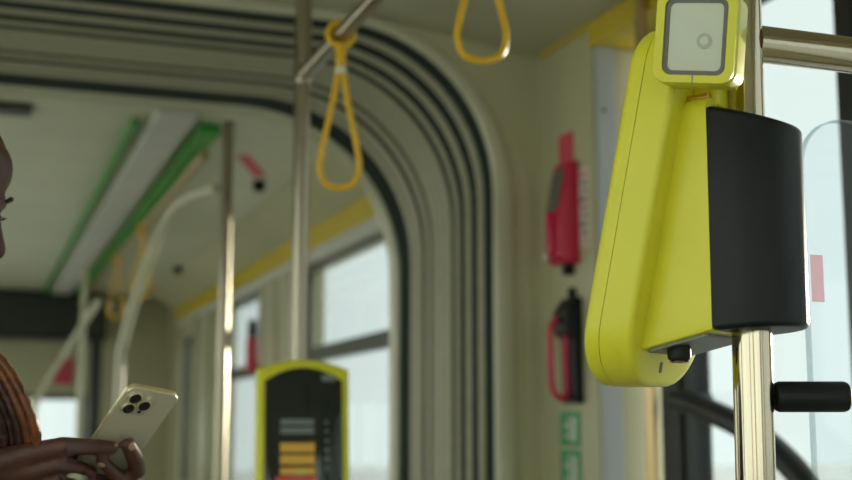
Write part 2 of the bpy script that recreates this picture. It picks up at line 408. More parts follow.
# grab pole beside the door
obj('grab_pole', tube([(XR - .03, 2.678, 0.002), (XR - .03, 2.678, CZ - .001)], .0155), 'steel_warm', label='slim warm steel grab pole beside the door frame', cat='pole', smooth=True)

def door_leaf(n, ya, yb, label, arcdir):
    x = XO
    bm = bmesh.new()
    fwi = .10
    za, zb = 0.02, ZS - .035
    def fr(u, v, t): return Vector((x + t, u, v))
    outer = rrect((yb - ya) / 2, (zb - za) / 2, .03, 6, (ya + yb) / 2, (za + zb) / 2)
    inner = rrect((yb - ya) / 2 - .055, (zb - za) / 2 - .035, .02, 6, (ya + yb) / 2, (za + zb) / 2)
    d = st('door_%d' % n, frame_ring(outer, inner, -.02, .025, fr), 'window_black', label=label, cat='door', smooth=40)
    pane = prism(inner, .0, .006, fr); obj('pane', pane, 'sky_dimming', d)
    return d
d1 = door_leaf(1, 2.085, 2.795, 'black-framed glass door leaf next to the grab pole', 1)
d2 = door_leaf(2, 1.23, 2.075, 'black-framed glass door leaf at the right edge of the view', 1)
st('door_3', boxm((XO - .03, 2.80, .002), (XO + .03, 2.892, ZS - .033), .004), 'window_black', label='black fixed post at the edge of the door opening', cat='post')
# curved black rail inside leaf
pts = [onp(a_, b_, 0, XO - .08) for a_, b_ in ((678, 400), (690, 403), (703, 408), (730, 420), (752, 432), (771, 446), (797, 472), (815, 498), (826, 525))]
def smooth_pts(P, n=6, closed=False):
    P = [Vector(p) for p in P]; out = []; N = len(P)
    rng = range(N) if closed else range(N - 1)
    for i in rng:
        p0 = P[i - 1] if (closed or i > 0) else P[0]; p1 = P[i]; p2 = P[(i + 1) % N]; p3 = P[(i + 2) % N] if (closed or i + 2 < N) else P[-1]
        for k in range(n):
            t = k / n
            out.append(0.5 * ((2 * p1) + (p2 - p0) * t + (2 * p0 - 5 * p1 + 4 * p2 - p3) * t * t + (3 * p1 - p0 - 3 * p2 + p3) * t ** 3))
    if not closed: out.append(P[-1])
    return out
rail = obj('door_rail', tube(smooth_pts(pts, 4), .029, 16), 'window_black', d1, smooth=True)
for p in (pts[0], pts[-1]): obj('rail_bracket', rcyl((p.x - .01, p.y, p.z), (XO + .01, p.y, p.z), .02), 'window_black', rail)

# far yellow cove bands over windows
def cove(pr, name, m, label):
    bm = bmesh.new(); n = len(pr); a = [bm.verts.new((x, YF + .02, z)) for x, z in pr]; b = [bm.verts.new((x, YE - .6, z)) for x, z in pr]
    for k in range(n): bm.faces.new((a[k], a[(k + 1) % n], b[(k + 1) % n], b[k]))
    bm.faces.new(a[::-1]); bm.faces.new(b)
    st(name, bm, m, label=label, cat='trim')
cove([(XR - .26, CZ - .001), (XR - .05, CH + .98), (XR - .001, CH + .98), (XR - .001, CZ - .001)], 'trim_7', 'cream', 'cream sloping cove between far ceiling and window wall')
cove([(XR - .052, CH + .978), (XR - .034, CH + .882), (XR - .001, CH + .882), (XR - .001, CH + .978)], 'trim_8', 'yellow_trim', 'yellow band along the far wall above the windows')
cove([(XR - .034, CH + .880), (XR - .020, WT + .002), (XR - .001, WT + .002), (XR - .001, CH + .880)], 'trim_11', 'lamp', 'white strip directly above the far windows')

# far pillars: rounded white covers between windows
for i, (ya, yb, lb) in enumerate(((6.40, 6.70, 'rounded pale pillar cover after the first far window'), (6.75, 7.10, 'pale pillar cover before the second far window'), (8.85, 9.40, 'pale pillar cover after the second far window'))):
    obj('pillar_cover', boxm((XR - .05, ya, .002), (XR - .001, yb, WT + .0), .02, 3), 'cream_gloss', label=lb, cat='pillar', smooth=40)

# far ceiling lamp panel with green edges
lamp = empty('ceiling_lamp_panel', (.63, 7.6, CZ), 'long pale ceiling lamp panel with green edge strips', 'lamp')
def chl(name, bm, m, par, **k):
    o = obj(name, bm, m, par, **k); o.matrix_parent_inverse = par.matrix_world.inverted() if par.parent is None else Matrix(); return o
bpy.context.view_layer.update()
chl('diffuser', boxm((.55, 4.3, CZ - .03), (.70, YE - .2, CZ - .001), .01), 'lamp', lamp)
chl('edge_strip', boxm((.485, 4.5, CZ - .035), (.512, YE - .2, CZ - .001), .01), 'green_led', lamp)
chl('edge_strip', boxm((.73, 4.5, CZ - .045), (.81, YE - .2, CZ - .001), .01), 'green_led', lamp)
k = obj('hatch_knob', rcyl((1.17, 5.5, CZ - .05), (1.17, 5.5, CZ - .001), .028, .01), 'black_rubber', label='small dark ceiling knob in the far section behind red sticker', cat='knob', smooth=True)
obj('hatch_knob', rcyl((1.29, 8.7, CZ - .05), (1.29, 8.7, CZ - .001), .030, .01), 'black_rubber', label='second small dark ceiling knob, deeper in the far section', cat='knob', smooth=True)
obj('ceiling_sticker', prism([(.97, 5.02), (1.01, 4.98), (1.17, 5.36), (1.13, 5.40)], CZ - .004, CZ - .001), 'red_sign', label='red sticker strip on the far ceiling', cat='sticker')

vq = onp(32, 108, 2, CZ)
obj('ceiling_vent', boxm((vq.x - .5, vq.y - .06, CZ - .02), (vq.x, vq.y + .06, CZ - .001), .004), 'black_panel', label='narrow dark slot on the far ceiling above the person', cat='vent')
# far end furniture
obj('overhead_display', boxm((XL + .1, YE - .5, CH + .73), (1.0, YE - .06, CH + 1.11), .03, 3), 'black_panel', label='black overhead panel at the end of the far section', cat='panel')
obj('end_post', boxm((.885, YE - .40, .002), (.98, YE - .30, CH + .729), .02), 'black_panel', label='black vertical post below the overhead panel', cat='post')
sg = obj('end_sign', boxm((.62, YE - .02, CH + .38), (.78, YE - .001, CH + .60), .005), 'red_sign', label='blurred red notice beside the black post', cat='sign')

# ------------------------------------------------------------------ poles, rails and straps
PX, PY = 0.704, 2.835
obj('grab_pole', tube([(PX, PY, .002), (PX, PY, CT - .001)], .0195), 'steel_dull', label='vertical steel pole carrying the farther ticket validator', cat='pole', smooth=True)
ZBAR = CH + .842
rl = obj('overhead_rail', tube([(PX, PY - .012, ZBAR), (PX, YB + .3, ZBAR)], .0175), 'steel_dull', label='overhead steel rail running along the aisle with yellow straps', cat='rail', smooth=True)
obj('rail_clamp', rcyl((PX, PY, ZBAR - .025), (PX, PY, ZBAR + .025), .023, .004), 'steel_dull', rl, smooth=True)
p2 = at(224, 300, 4.5)
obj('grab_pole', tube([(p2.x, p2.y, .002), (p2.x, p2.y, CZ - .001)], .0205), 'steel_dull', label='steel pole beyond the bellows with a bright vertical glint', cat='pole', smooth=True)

def strap(y, label, hang=0.36, zb=ZBAR, x=PX, hw=.047):
    r = empty('hand_strap', (x, y, zb), label, 'strap', 'yellow hand straps')
    q = [(0, 0.0268 * math.cos(a), 0.0268 * math.sin(a)) for a in [2 * math.pi * i / 20 for i in range(20)]]
    lp = obj('rail_loop', tube([(a, b, c) for b, a, c in q], .0075, 10, True), 'strap', r, smooth=True)
    obj('sleeve', rcyl((0, 0, -.075), (0, 0, -.020), .0115, .003), 'strap', r, smooth=True)
    obj('clip', rcyl((0, 0, -.088), (0, 0, -.075), .013, .002), 'white_print', r, smooth=True)
    L = hang
    pts = [(0.006, 0, -.085), (.016, 0, -.15), (.030, 0, -.215), (hw - .004, 0, -L + .075), (hw, 0, -L + .045), (hw * .80, 0, -L + .013), (hw * .4, 0, -L + .001), (0, 0, -L - .002)]
    pts = pts + [(-a, b, c) for a, b, c in pts[-2::-1]]
    obj('loop', tube(smooth_pts(pts, 5), .0068, 10), 'strap', r, smooth=True)
    return r
def barY(px):
    # y on the rail where its image column is px
    lo, hi = 0.3, 3.0
    for _ in range(50):
        m = (lo + hi) / 2; v = Vector((PX, m, ZBAR)) - CAM
        x = 426 + FPX * v.dot(RT) / v.dot(FW)
        if x > px: lo = m
        else: hi = m
    return lo
s1 = strap(barY(341), 'yellow hand strap hanging complete beside the farther pole', hang=.335, hw=.042)
s1.rotation_euler.z = -YAW
lb_ = at(482, 60, 2.37); SX, SY, SZ = lb_.x, lb_.y, lb_.z + .345
s2 = strap(SY, 'yellow hand strap cut off by the top of the view', hang=.345, zb=SZ, x=SX)
s2.rotation_euler.z = -YAW + .1
br = empty('strap_bracket', (SX, SY, SZ), 'short steel ceiling bracket holding the nearer hand strap', 'bracket')
obj('bar', tube([(0, -.12, 0), (0, .12, 0)], .0165), 'steel_dull', br, smooth=True)
for y_ in (-.105, .105): obj('drop_post', tube([(0, y_, .0), (0, y_, CT - SZ - .001)], .012), 'steel_dull', br, smooth=True)

# far rails
ZF = CH + .80
fb = at(190, 172, 5.0)
obj('far_rail', tube([(fb.x, 4.6, fb.z), (fb.x, 10.4, fb.z)], .019), 'steel_warm', label='overhead rail of the far section under the ceiling lamp', cat='rail', smooth=True)
a = at(215, 186, 4.6)
bp_ = [(p2.x - .02, p2.y, CH + .86), (p2.x - .17, p2.y + .12, CH + .83), (p2.x - .21, p2.y + .25, CH + .77), (p2.x - .23, p2.y + .33, CH + .60), (p2.x - .235, p2.y + .36, CH + .35), (p2.x - .235, p2.y + .36, .002)]
bp_ = [at(217, 188, 4.57), at(190, 197, 4.75), at(172, 212, 4.9), at(155, 245, 5.0), at(138, 290, 5.05), at(124, 340, 5.08), at(119, 385, 5.08)]
e = bp_[-1]; bp_.append(Vector((e.x, e.y, .5))); bp_.append(Vector((e.x, e.y, .002)))
obj('bent_rail', tube(smooth_pts(bp_, 6), .0195, 14), 'cream_gloss', label='pale bent handrail curving down from the far pole', cat='rail', smooth=True)
for xx, yy, lb in ((103, 6.4, 'small yellow strap on the far rail, nearest one'), (92, 7.6, 'small yellow strap on the far rail, deeper one')):
    rr = strap(yy, lb, hang=.36, zb=fb.z, x=fb.x); rr.rotation_euler.z = -YAW
sr = [at(99, 300, 7.6), at(70, 346, 8.0), at(36, 402, 8.5)]; sr += [Vector((sr[-1].x - .01, sr[-1].y, sr[-1].z - .10)), Vector((sr[-1].x - .01, sr[-1].y, .002))]
obj('slanted_rail', tube(smooth_pts(sr, 5), .021, 12), 'cream_gloss', label='pale slanted handrail descending left of the red notice', cat='rail', smooth=True)
for i, (px, Y, lb) in enumerate(((80, 8.6, 'pale far pole right of the red notice'),)):
    q = onp(px, 400, 1, Y)
    obj('grab_pole', tube([(q.x, Y, .002), (q.x, Y, CZ - .05 if not .45 < q.x < .85 else CZ - .046)], .021, 12), 'cream_gloss', label=lb, cat='pole', smooth=True)

# ------------------------------------------------------------------ emergency equipment on the right wall
def wy(px): return onp(px, 430, 0, XR).y
def wz(px, py): return onp(px, py, 0, XR).z
# red stickers / texts / green signs (flat prints on the wall)
def sticker(name, px0, py0, px1, py1, m, label, cat='sticker'):
    ya, yb = wy(px1), wy(px0); pm = (px0 + px1) / 2
    return obj(name, boxm((XR - .0025, ya, wz(pm, py1)), (XR - .0005, yb, wz(pm, py0)), .0006, 1), m, label=label, cat=cat)
sticker('red_notice', 564, 131, 579, 162, 'red_sign', 'small red sticker above the red hammer holder', 'sticker')
tn = sticker('text_notice', 583, 165, 594, 246, 'white_print', 'pale vertical notice with lines of print beside the red holder', 'notice')
ya, yb = wy(593), wy(584)
for i in range(9):
    z = wz(588, 172 + i * 8.4)
    obj('print_line', boxm((XR - .0032, ya + .004, z - .006), (XR - .0026, yb - .004 - .012 * (i % 3), z + .002)), 'dark_print' if i % 4 else 'red_sign', tn)
for py0, py1, lb in ((412, 446, 'upper green exit pictogram below the black release'), (450, 490, 'lower green exit pictogram, cut by the frame bottom')):
    g = sticker('exit_sign', 561, py0, 581, py1, 'green_sign', lb, 'sign')
    za, zb = wz(571, py1), wz(571, py0); y0, y1 = wy(579), wy(563); h = zb - za; wdt = y1 - y0
    # running figure, door and arrow printed in white
    def pr(u0, v0, u1, v1):
        obj('pictogram', boxm((XR - .0032, y0 + wdt * u0, za + h * v0), (XR - .0026, y0 + wdt * u1, za + h * v1)), 'white_print', g)
    pr(.12, .15, .38, .85); pr(.52, .42, .66, .72); pr(.54, .75, .66, .87); pr(.46, .15, .56, .42); pr(.66, .22, .80, .34); pr(.66, .58, .86, .66)

# red hammer holder: wedge shaped box
hy = wy(576)
hz1, hz0 = wz(568, 166), wz(568, 266)
hr = empty('hammer_holder', (XR, hy, hz0), 'red emergency hammer holder, upper device on the right wall', 'emergency hammer')
H = hz1 - hz0
fr_ = lambda x, y, t: Vector((-y, t, x))       # outline (height, protrusion), thickness along wall
outl = [(0, .001), (0, .045), (.02, .062), (H * .5, .062), (H * .8, .045), (H, .032), (H, .001)]
outl = outl[::-1]
obj('shell', prism(outl, -.05, .05, fr_, .006), 'red', hr, smooth=35)
obj('cover_window', prism([(H * .52, .058), (H * .52, .066), (H * .93, .0405), (H * .93, .034)], -.034, .034, fr_, .0), 'gasket', hr)
obj('hammer_grip', rcyl((-.066, 0, H * .08), (-.066, 0, H * .5), .013, .004), 'red', hr, smooth=True)
obj('seal', rcyl((-.070, .03, .012), (-.070, .03, .030), .009, .002), 'white_print', hr, smooth=True)
obj('hook', boxm((-.03, -.012, -.03), (-.001, .012, .0), .003), 'black_plastic', hr)
# black door release with red loop handle
z1, z0 = wz(568, 300), wz(568, 404); H = z1 - z0
er = empty('door_release', (XR, hy - .01, z0), 'black emergency release with a red loop handle, lower device', 'release handle')
outl = [(0, .001), (H, .001), (H, .022), (H * .86, .050), (H * .66, .046), (H * .6, .028), (0, .024)]
obj('base', prism([(a, b) for a, b in outl], -.045, .045, fr_, .005), 'black_plastic', er, smooth=35)
lp = [(-.040, .0, H * .80), (-.074, .0, H * .74), (-.078, .0, H * .5), (-.078, .0, H * .24), (-.070, .0, H * .10), (-.045, .0, H * .05), (-.030, .0, H * .12), (-.032, 0, H * .4), (-.033, 0, H * .66)]
obj('loop_handle', tube(smooth_pts(lp, 4, True), .0085, 10, True), 'red', er, smooth=True)
obj('pivot', rcyl((-.045, -.02, H * .80), (-.045, .02, H * .80), .012), 'black_plastic', er, smooth=True)
obj('top_hook', boxm((-.02, -.01, H), (-.001, .01, H + .03), .003), 'black_plastic', er)
# small far hammer on pillar
fz = onp(254, 372, 0, XR - .06)
fh = empty('hammer_holder', (XR - .051, fz.y, fz.z), 'tiny far red hammer holder on the pale pillar', 'emergency hammer')
obj('shell', boxm((-.05, -.05, 0), (0, .05, .2), .01), 'red', fh); obj('cap', boxm((-.045, -.04, .2), (0, .04, .30), .012), 'black_plastic', fh)

# ------------------------------------------------------------------ near validator on its pole
vp = at(748, 430, 1.3); VX, VY = vp.x, vp.y
lean = RT * 0.010
ptop = Vector((VX, VY, CZ - .001)) + lean * 1.8; pbot = Vector((VX, VY, .002)) - lean * .6
obj('grab_pole', tube([pbot, ptop], .0205, 32), 'steel', label='near vertical steel pole holding the yellow ticket validator', cat='pole', smooth=True)
def pole_at(z): return pbot + (ptop - pbot) * ((z - pbot.z) / (ptop.z - pbot.z))
def zpix(py): return CH + (430 - py) / FPX * 1.3      # height for rows at the pole's distance

def validator(root, R_, hw, slant_u, zb, zt, slab_b, slab_t, uf_b, thick, full=True):
    """local axes: x = u (rearwards, pole at 0), y = v (across), z up.  zb..zt body, slab_b..slab_t front shell"""
    def uf(z): return uf_b + slant_u * (z - slab_b)          # front face of slab at height z
    # rear cover: half round around the pole
    n = 20
    D = [(0, -R_), (.01, -R_)] + [(.019 + R_ * math.sin(math.pi * k / n), -R_ * math.cos(math.pi * k / n)) for k in range(0, n + 1)] + [(.01, R_), (0, R_)]
    def frc(x, y, t): return Vector((x - .019 + .001, y, t - (.30 * max(0, x) if t > (zb + zt) / 2 else -.05 * max(0, x)) - (.010 if t > (zb + zt) / 2 else 0)))
    cover = obj('rear_cover', prism(D, zb, zt, frc, .006), 'black_plastic', root, smooth=35)
    # mid body between slab and cover, sheared with the slab
    bmid = bmesh.new()
    def mid_ring(z, ins):
        u0 = uf(z) + thick - .012
        r = .012; out = []
        for (cx, cy_, a0) in ((u0 + r + ins, -R_ + r + ins, math.pi), (None, None, None), (None, None, None), (u0 + r + ins, R_ - r - ins, math.pi / 2)):
            if cx is None: continue
            if a0 == math.pi:
                for k in range(7): a = math.pi + math.pi / 2 * k / 6; out.append((cx + r * math.cos(a), cy_ + r * math.sin(a)))
                out.append((-.0185, -R_ + ins)); out.append((-.0185, R_ - ins))
            else:
                for k in range(7): a = math.pi / 2 + math.pi / 2 * k / 6; out.append((cx + r * math.cos(a), cy_ + r * math.sin(a)))
        return out
    rows = []
    for z, ins in [(zb, .004), (zb + .001, .0012), (zb + .004, 0)] + [(zb + (zt - zb) * t, 0) for t in (.06, .25, .5, .75)] + [(zt - .012, 0), (zt - .005, .002), (zt - .001, .006), (zt, .012)]:
        rows.append([bmid.verts.new((x, y, z + (.22 * (x + .02) if z < .01 else 0))) for x, y in mid_ring(z, ins)])
    for a, b in zip(rows, rows[1:]):
        for k in range(len(a)): bmid.faces.new((a[k], a[(k + 1) % len(a)], b[(k + 1) % len(a)], b[k]))
    bmid.faces.new(rows[0][::-1]); bmid.faces.new(rows[-1])
    obj('body', bmid, 'yellow_lime', root, smooth=35)
    # front shell in two layers
    Hs = slab_t - slab_b; zc = (slab_t + slab_b) / 2
    ol = rrect(hw, Hs / 2, [.045, .045, .068, .068], 10, 0, zc)
    def frs(x, y, t): return Vector((uf(y) + t, x, y))
    obj('front_shell', prism(ol, 0.0, thick * .375, frs, .014, 5, 1), 'yellow_lime', root, smooth=40)
    obj('shell_seam', prism(inset_poly(ol, .0012), thick * .37, thick * .395, frs), 'seam', root)
    bs = obj('back_shell', prism(ol, thick * .388, thick, frs, .007, 5, 2), 'yellow_lime', root, smooth=40)
    # front glass with screen
    gl = rrect(hw - .016, Hs / 2 - .02, [.035, .035, .05, .05], 8, 0, zc - .002)
    g = obj('display_glass', prism(gl, -.003, .004, frs, .001, 2), 'screen_black', root, smooth=40)
    return uf, frs, bs, g

U_ = (RT * .8 - FH * .6); V_ = (RT * .6 + FH * .8)
Zax = (ptop - pbot).normalized()
zb, zt = zpix(333), zpix(95)
base = pole_at(zb)
mtx = Matrix((U_, V_, Vector((Zax.x, Zax.y, 1)))).transposed().to_4x4(); mtx.translation = Vector((base.x, base.y, 0)) - Zax * 0
# keep the root at the bottom of the validator
mtx.translation = base
v1 = empty('ticket_validator', base, 'large yellow and black ticket validator in focus on the near pole', 'ticket validator', 'ticket validators')
v1.matrix_world = mtx
sb, stp = zpix(385) - zb, zpix(14) - zb
uf, frs, bs, gl1 = validator(v1, .058, .088, .215, 0.0, zt - zb, sb, stp, -.169, .062)
# underside plate, knob, slot in the lobe
obj('underside_plate', prism(rrect(.034, .050, .004, 4, -.062, 0), -.003, -.0003, lambda x, y, t: Vector((x, y, t + .22 * (x + .02)))), 'grey_plastic', v1)
kn = obj('knob', rcyl((-.070, -.028, -.028), (-.070, -.028, -.012), .0125, .003), 'black_rubber', v1, smooth=True)
obj('knob_ring', rcyl((-.070, -.028, -.031), (-.070, -.028, -.028), .0105, .0015), 'steel', kn, smooth=True)
zs = sb + .020
obj('key_slot', prism(rrect(.0025, .006, .002, 4, -.006, zs), -.001, .0008, lambda x, y, t: Vector((uf(y) + .062 + t, x, y))), 'dark_print', bs)
for i in range(2):
    for j in range(3):
        a = math.radians(58 + i * 9)
        obj('vent', boxm((-.0035, -.004, -.004), (.0006, .004, .004), .0008, 1), 'black_rubber', v1, loc=(.0585 * math.sin(a), -.0585 * math.cos(a), .045 + j * .011)).rotation_euler.z = a - math.pi / 2
# reader head
hc = at(696.5, 37, 1.25)
nrm = (-FW * 0.92 - RT * .39).normalized(); nrm.z -= .02; nrm.normalize()
hx = Vector((0, 0, 1)).cross(nrm).normalized(); hzv = nrm.cross(hx).normalized()
rot = Matrix.Rotation(math.radians(-7.5), 3, nrm)
hx, hzv = rot @ hx, rot @ hzv
hm = Matrix((hx, hzv, nrm)).transposed().to_4x4(); hm.translation = hc
inv = mtx.inverted() @ hm
def frh(x, y, t): return inv @ Vector((x, y, t))
fo = rrect(.0415, .0475, .014, 6)
head = obj('reader_head', prism(fo, -.062, -.002, frh, .008, 4), 'yellow_lime', v1, smooth=40)
bez = frame_ring(rrect(.0400, .0460, .013, 6), rrect(.0315, .0385, .009, 6), -.006, .002, frh)
obj('bezel', bez, 'yellow_lime', head, smooth=40)
obj('gasket', frame_ring(rrect(.0315, .0385, .009, 6), rrect(.0268, .0338, .006, 6), -.006, -.0005, frh), 'gasket', head, smooth=40)
obj('reader_window', prism(rrect(.0270, .0340, .006, 6), -.0055, -.0018, frh), 'lens_window', head)
for nm, r, t, m in (('lens_ring', .0078, -.0012, 'lens_dark'), ('lens', .0042, -.0008, 'lens_window')):
    o = [(.009 + r * math.cos(2 * math.pi * k / 24), -.004 + r * math.sin(2 * math.pi * k / 24)) for k in range(24)]
    obj(nm, prism(o, -.004, t, frh), m, head)
obj('head_seam', prism([(-.0006, -.0464), (.0006, -.0464), (.0006, -.0384), (-.0006, -.0384)], .0015, .0023, frh), 'grey_plastic', head)
# neck joining head and body
def frn(x, y, t): return Vector((x, y, t))
obj('neck', prism(rrect(.024, .026, .006, 4, -.036, -.016), zt - zb - .008, zpix(66) - zb, frn, .003), 'yellow_lime', v1, smooth=40)
obj('contact', boxm((-.062, -.053, zt - zb - .001), (-.018, -.046, zt - zb + .004), .001), 'copper', v1)

# black stub handle and its clamp
zs_ = zpix(397)
pc = pole_at(zs_)
sh = empty('stub_handle', pc, 'short black rubber handle sticking out of the near pole', 'handle')
ax = RT
obj('grip', rcyl(ax * .0215, ax * .0995, .0160, .005, 28), 'black_rubber', sh, smooth=True)
# cross rail to the door side
zr = CH + .418
pr_ = pole_at(zr)
obj('cross_rail', tube([pr_ + Vector((.012, 0, 0)), Vector((XR - .03, pr_.y + .0, zr))], .0203, 28), 'steel', label='horizontal steel rail running from the near pole to the doorway', cat='rail', smooth=True)
obj('rail_post', tube([(XR - .01, pr_.y, .002), (XR - .01, pr_.y, CZ - .001)], .0195, 24), 'steel', label='steel post at the doorway holding the cross rail', cat='post', smooth=True)

# clear plastic screen right of the pole
gp = at(806, 300, 1.42)
gx0 = gp.x
sc = empty('clear_screen', (gx0, gp.y, CH - .75), 'clear plastic screen with a rounded corner at the right edge', 'screen')
ztop = at(852, 116, 1.45).z
def frg(x, y, t): return Vector((x, t, y))
Wd = XR - .044 - gx0
hh_ = (ztop - (CH - .75)) / 2
op = rrect(Wd / 2, hh_, [.02, .06, .02, .02], 10, Wd / 2, hh_)
obj('panel', prism(op, -.004, .004, frg), 'plexi', sc)
obj('edge_strip', frame_ring(op, inset_poly(op, .0022), -.0042, .0042, frg), 'plexi_edge', sc, smooth=40)
q0, q1 = at(813, 254, 1.42), at(826, 302, 1.42)
obj('red_label', boxm((q0.x - gx0, -.0052, q1.z - (CH - .75)), (q1.x - gx0, -.0044, q0.z - (CH - .75))), 'pink_label', sc)
for zz in (.25, .9): obj('clamp', boxm((Wd - .03, min(pr_.y - gp.y, 0) - .012, zz), (Wd + .008, max(pr_.y - gp.y, 0) + .012, zz + .06), .004), 'black_plastic', sc)

# ------------------------------------------------------------------ far validator on the second pole
zt2 = onp(300, 362, 1, PY).z
v2 = empty('ticket_validator', (PX, PY, zt2 - .40), 'farther yellow-framed ticket validator with a lit black screen', 'ticket validator', 'ticket validators')
ang = math.atan2(RT.y, RT.x)
# front faces the camera, turned a little to the right
fdir = (-FH + RT * .22).normalized(); u2 = -fdir; v_2 = Vector((0, 0, 1)).cross(u2)
m2 = Matrix((u2, v_2, Vector((0, 0, 1)))).transposed().to_4x4(); m2.translation = Vector((PX, PY, zt2 - .40)); v2.matrix_world = m2
HW2 = .103
zb2 = .0
Hs = .40
def arch_out(hw, top, bot, rise, r=.03, n=14):
    p = []
    for k in range(n + 1):
        x = hw - 2 * hw * k / n; p.append((x, top - rise * (x / hw) ** 2))
    for k in range(7):
        a = math.pi + math.pi / 2 * k / 6; p.append((-hw + r + r * math.cos(a), bot + r + r * math.sin(a)))
    for k in range(7):
        a = 1.5 * math.pi + math.pi / 2 * k / 6; p.append((hw - r + r * math.cos(a), bot + r + r * math.sin(a)))
    return p
def f2(x, y, t): return Vector((-.150 + .12 * y + t, -x, y))
f2b = f2
obj('front_shell', prism(arch_out(HW2, Hs, 0, .022), 0, .062, f2, .012, 4), 'yellow_lime', v2, smooth=40)
dg = obj('display_glass', prism(arch_out(HW2 - .017, Hs - .018, .03, .030), -.003, .006, f2, .001, 2), 'screen_black', v2, smooth=40)
obj('body', prism(rrect(.06, .13, .012, 4, 0, .17), .055, .098, f2, .004), 'yellow_lime', v2, smooth=40)
n = 16; D = [(0, -.058)] + [(.058 * math.sin(math.pi * k / n), -.058 * math.cos(math.pi * k / n)) for k in range(1, n)] + [(0, .058)]
obj('rear_cover', prism(D, .05, .30, lambda x, y, t: Vector((x - .018, y, t)), .006), 'black_plastic', v2, smooth=40)
def spr(u0, v0, u1, v1, m, nm):
    obj(nm, prism([(u0, v0), (u1, v0), (u1, v1), (u0, v1)], -.0042, -.0032, f2), m, dg)
spr(-.052, .255, .022, .268, 'screen_grey', 'screen_row'); spr(-.052, .236, .022, .250, 'screen_grey', 'screen_row')
for i in range(2): spr(-.052, .196 - i * .026, .024, .216 - i * .026, 'screen_orange', 'screen_row')
spr(-.052, .148, .024, .163, 'screen_orange', 'screen_row'); spr(-.012, .152, .004, .160, 'screen_green', 'screen_icon')
spr(-.062, .132, .026, .144, 'screen_red', 'screen_row')
spr(.040, .352, .070, .366, 'screen_grey', 'screen_icon')
for i in range(6): spr(.046, .158 + i * .02, .054, .164 + i * .02, 'screen_grey', 'screen_icon')

# ------------------------------------------------------------------ smartphone
def cv(r, u, t): return RT * r + UP * u - FW * t
Wv = cv(.72, -.25, -.645).normalized(); Lv = cv(.57, .746, .346); Lv = (Lv - Wv * Lv.dot(Wv)).normalized(); Bv = Wv.cross(Lv)
PW, PL, PT = .0705, .1467, .0088
TLc = at(131, 386.5, 1.49)
pm = Matrix((Wv, Lv, Bv)).transposed().to_4x4(); pm.translation = TLc - Lv * PL
ph = empty('smartphone', pm.translation, 'gold smartphone with three camera lenses held in two hands', 'phone'); ph.matrix_world = pm
po = rrect(PW / 2, PL / 2, .011, 8, PW / 2, PL / 2)
idf = lambda x, y, t: Vector((x, y, t))
obj('side_band', prism(po, -PT, -.0005, idf, .0012, 3), 'phone_side', ph, smooth=40)
obj('back_glass', prism(inset_poly(po, .0009), -.0012, 0.0, idf, .0004, 2), 'phone_back', ph, smooth=40)
obj('front_screen', prism(inset_poly(po, .0012), -PT - .0004, -PT + .001, idf), 'screen_black', ph)
isl = obj('camera_island', prism(rrect(.0185, .0185, .009, 6, .0215, PL - .0225), 0, .0016, idf, .0006, 3), 'phone_island', ph, smooth=40)
def disc(cx, cy_, r, n=24): return [(cx + r * math.cos(2 * math.pi * k / n), cy_ + r * math.sin(2 * math.pi * k / n)) for k in range(n)]
for lx, ly in ((.0130, PL - .0140), (.0130, PL - .0310), (.0300, PL - .0225)):
    rg = obj('lens_ring', prism(disc(lx, ly, .0086), .0014, .0042, idf, .0008, 2), 'phone_side', isl, smooth=40)
    obj('lens', prism(disc(lx, ly, .0074), .0040, .0046, idf, .0003, 2), 'lens_black', isl, smooth=40)
obj('flash', prism(disc(.0300, PL - .0105, .0030), .0014, .0022, idf), 'flash', isl)
obj('sensor', prism(disc(.0300, PL - .0345, .0024), .0014, .0022, idf), 'lens_black', isl)
def side_btn(y0, y1):
    obj('side_button', boxm((-.0008, y0, -PT * .72), (.0006, y1, -PT * .28), .0003, 2), 'phone_side', ph, smooth=40)
side_btn(PL - .066, PL - .047); side_btn(PL - .089, PL - .071)
def P2W(wd, l, h): return pm @ Vector((wd, l, h))
def on_back(px, py, h):
    r = ray(px, py); o = pm @ Vector((0, 0, h)); return CAM + r * ((o - CAM).dot(Bv) / r.dot(Bv))

# ------------------------------------------------------------------ person at the left edge
brow = at(2, 214, 1.53)
HC = brow - RT * .098 + Vector((0, 0, .026))          # head centre
TH = math.radians(18.5)
hf = RT * math.cos(TH) - Vector((0, 0, 1)) * math.sin(TH)       # face direction
hu = RT * math.sin(TH) + Vector((0, 0, 1)) * math.cos(TH)
hl = FH                                                 # her left is away from the camera
def HP(x, y, z): return HC + hf * x + hl * y + hu * z
def BP(f, l, z): return HC + RT * f + hl * l + Vector((0, 0, z - HC.z))   # body point, absolute height

def ell(bm, c, ax, radii, seg=24, rg=14):
    mt = Matrix((ax[0] * radii[0], ax[1] * radii[1], ax[2] * radii[2])).transposed().to_4x4(); mt.translation = c
    bmesh.ops.create_uvsphere(bm, u_segments=seg, v_segments=rg, radius=1.0, matrix=mt)
def cap(bm, pts, radii, seg=14, squash=None):
    """chain of tapered tubes with ball joints"""
    pts = [Vector(p) for p in pts]
    sweep(bm, pts, radii, seg, False, True, squash)
    for p, r in ((pts[0], radii[0]), (pts[-1], radii[-1])):
        if squash is None: ell(bm, p, (Vector((1, 0, 0)), Vector((0, 1, 0)), Vector((0, 0, 1))), (r, r, r), 14, 8)

def remesh(o, vox, smooth=6, fac=0.5):
    m = o.modifiers.new('remesh', 'REMESH'); m.mode = 'VOXEL'; m.voxel_size = vox; m.use_smooth_shade = True
    s = o.modifiers.new('smooth', 'SMOOTH'); s.factor = fac; s.iterations = smooth

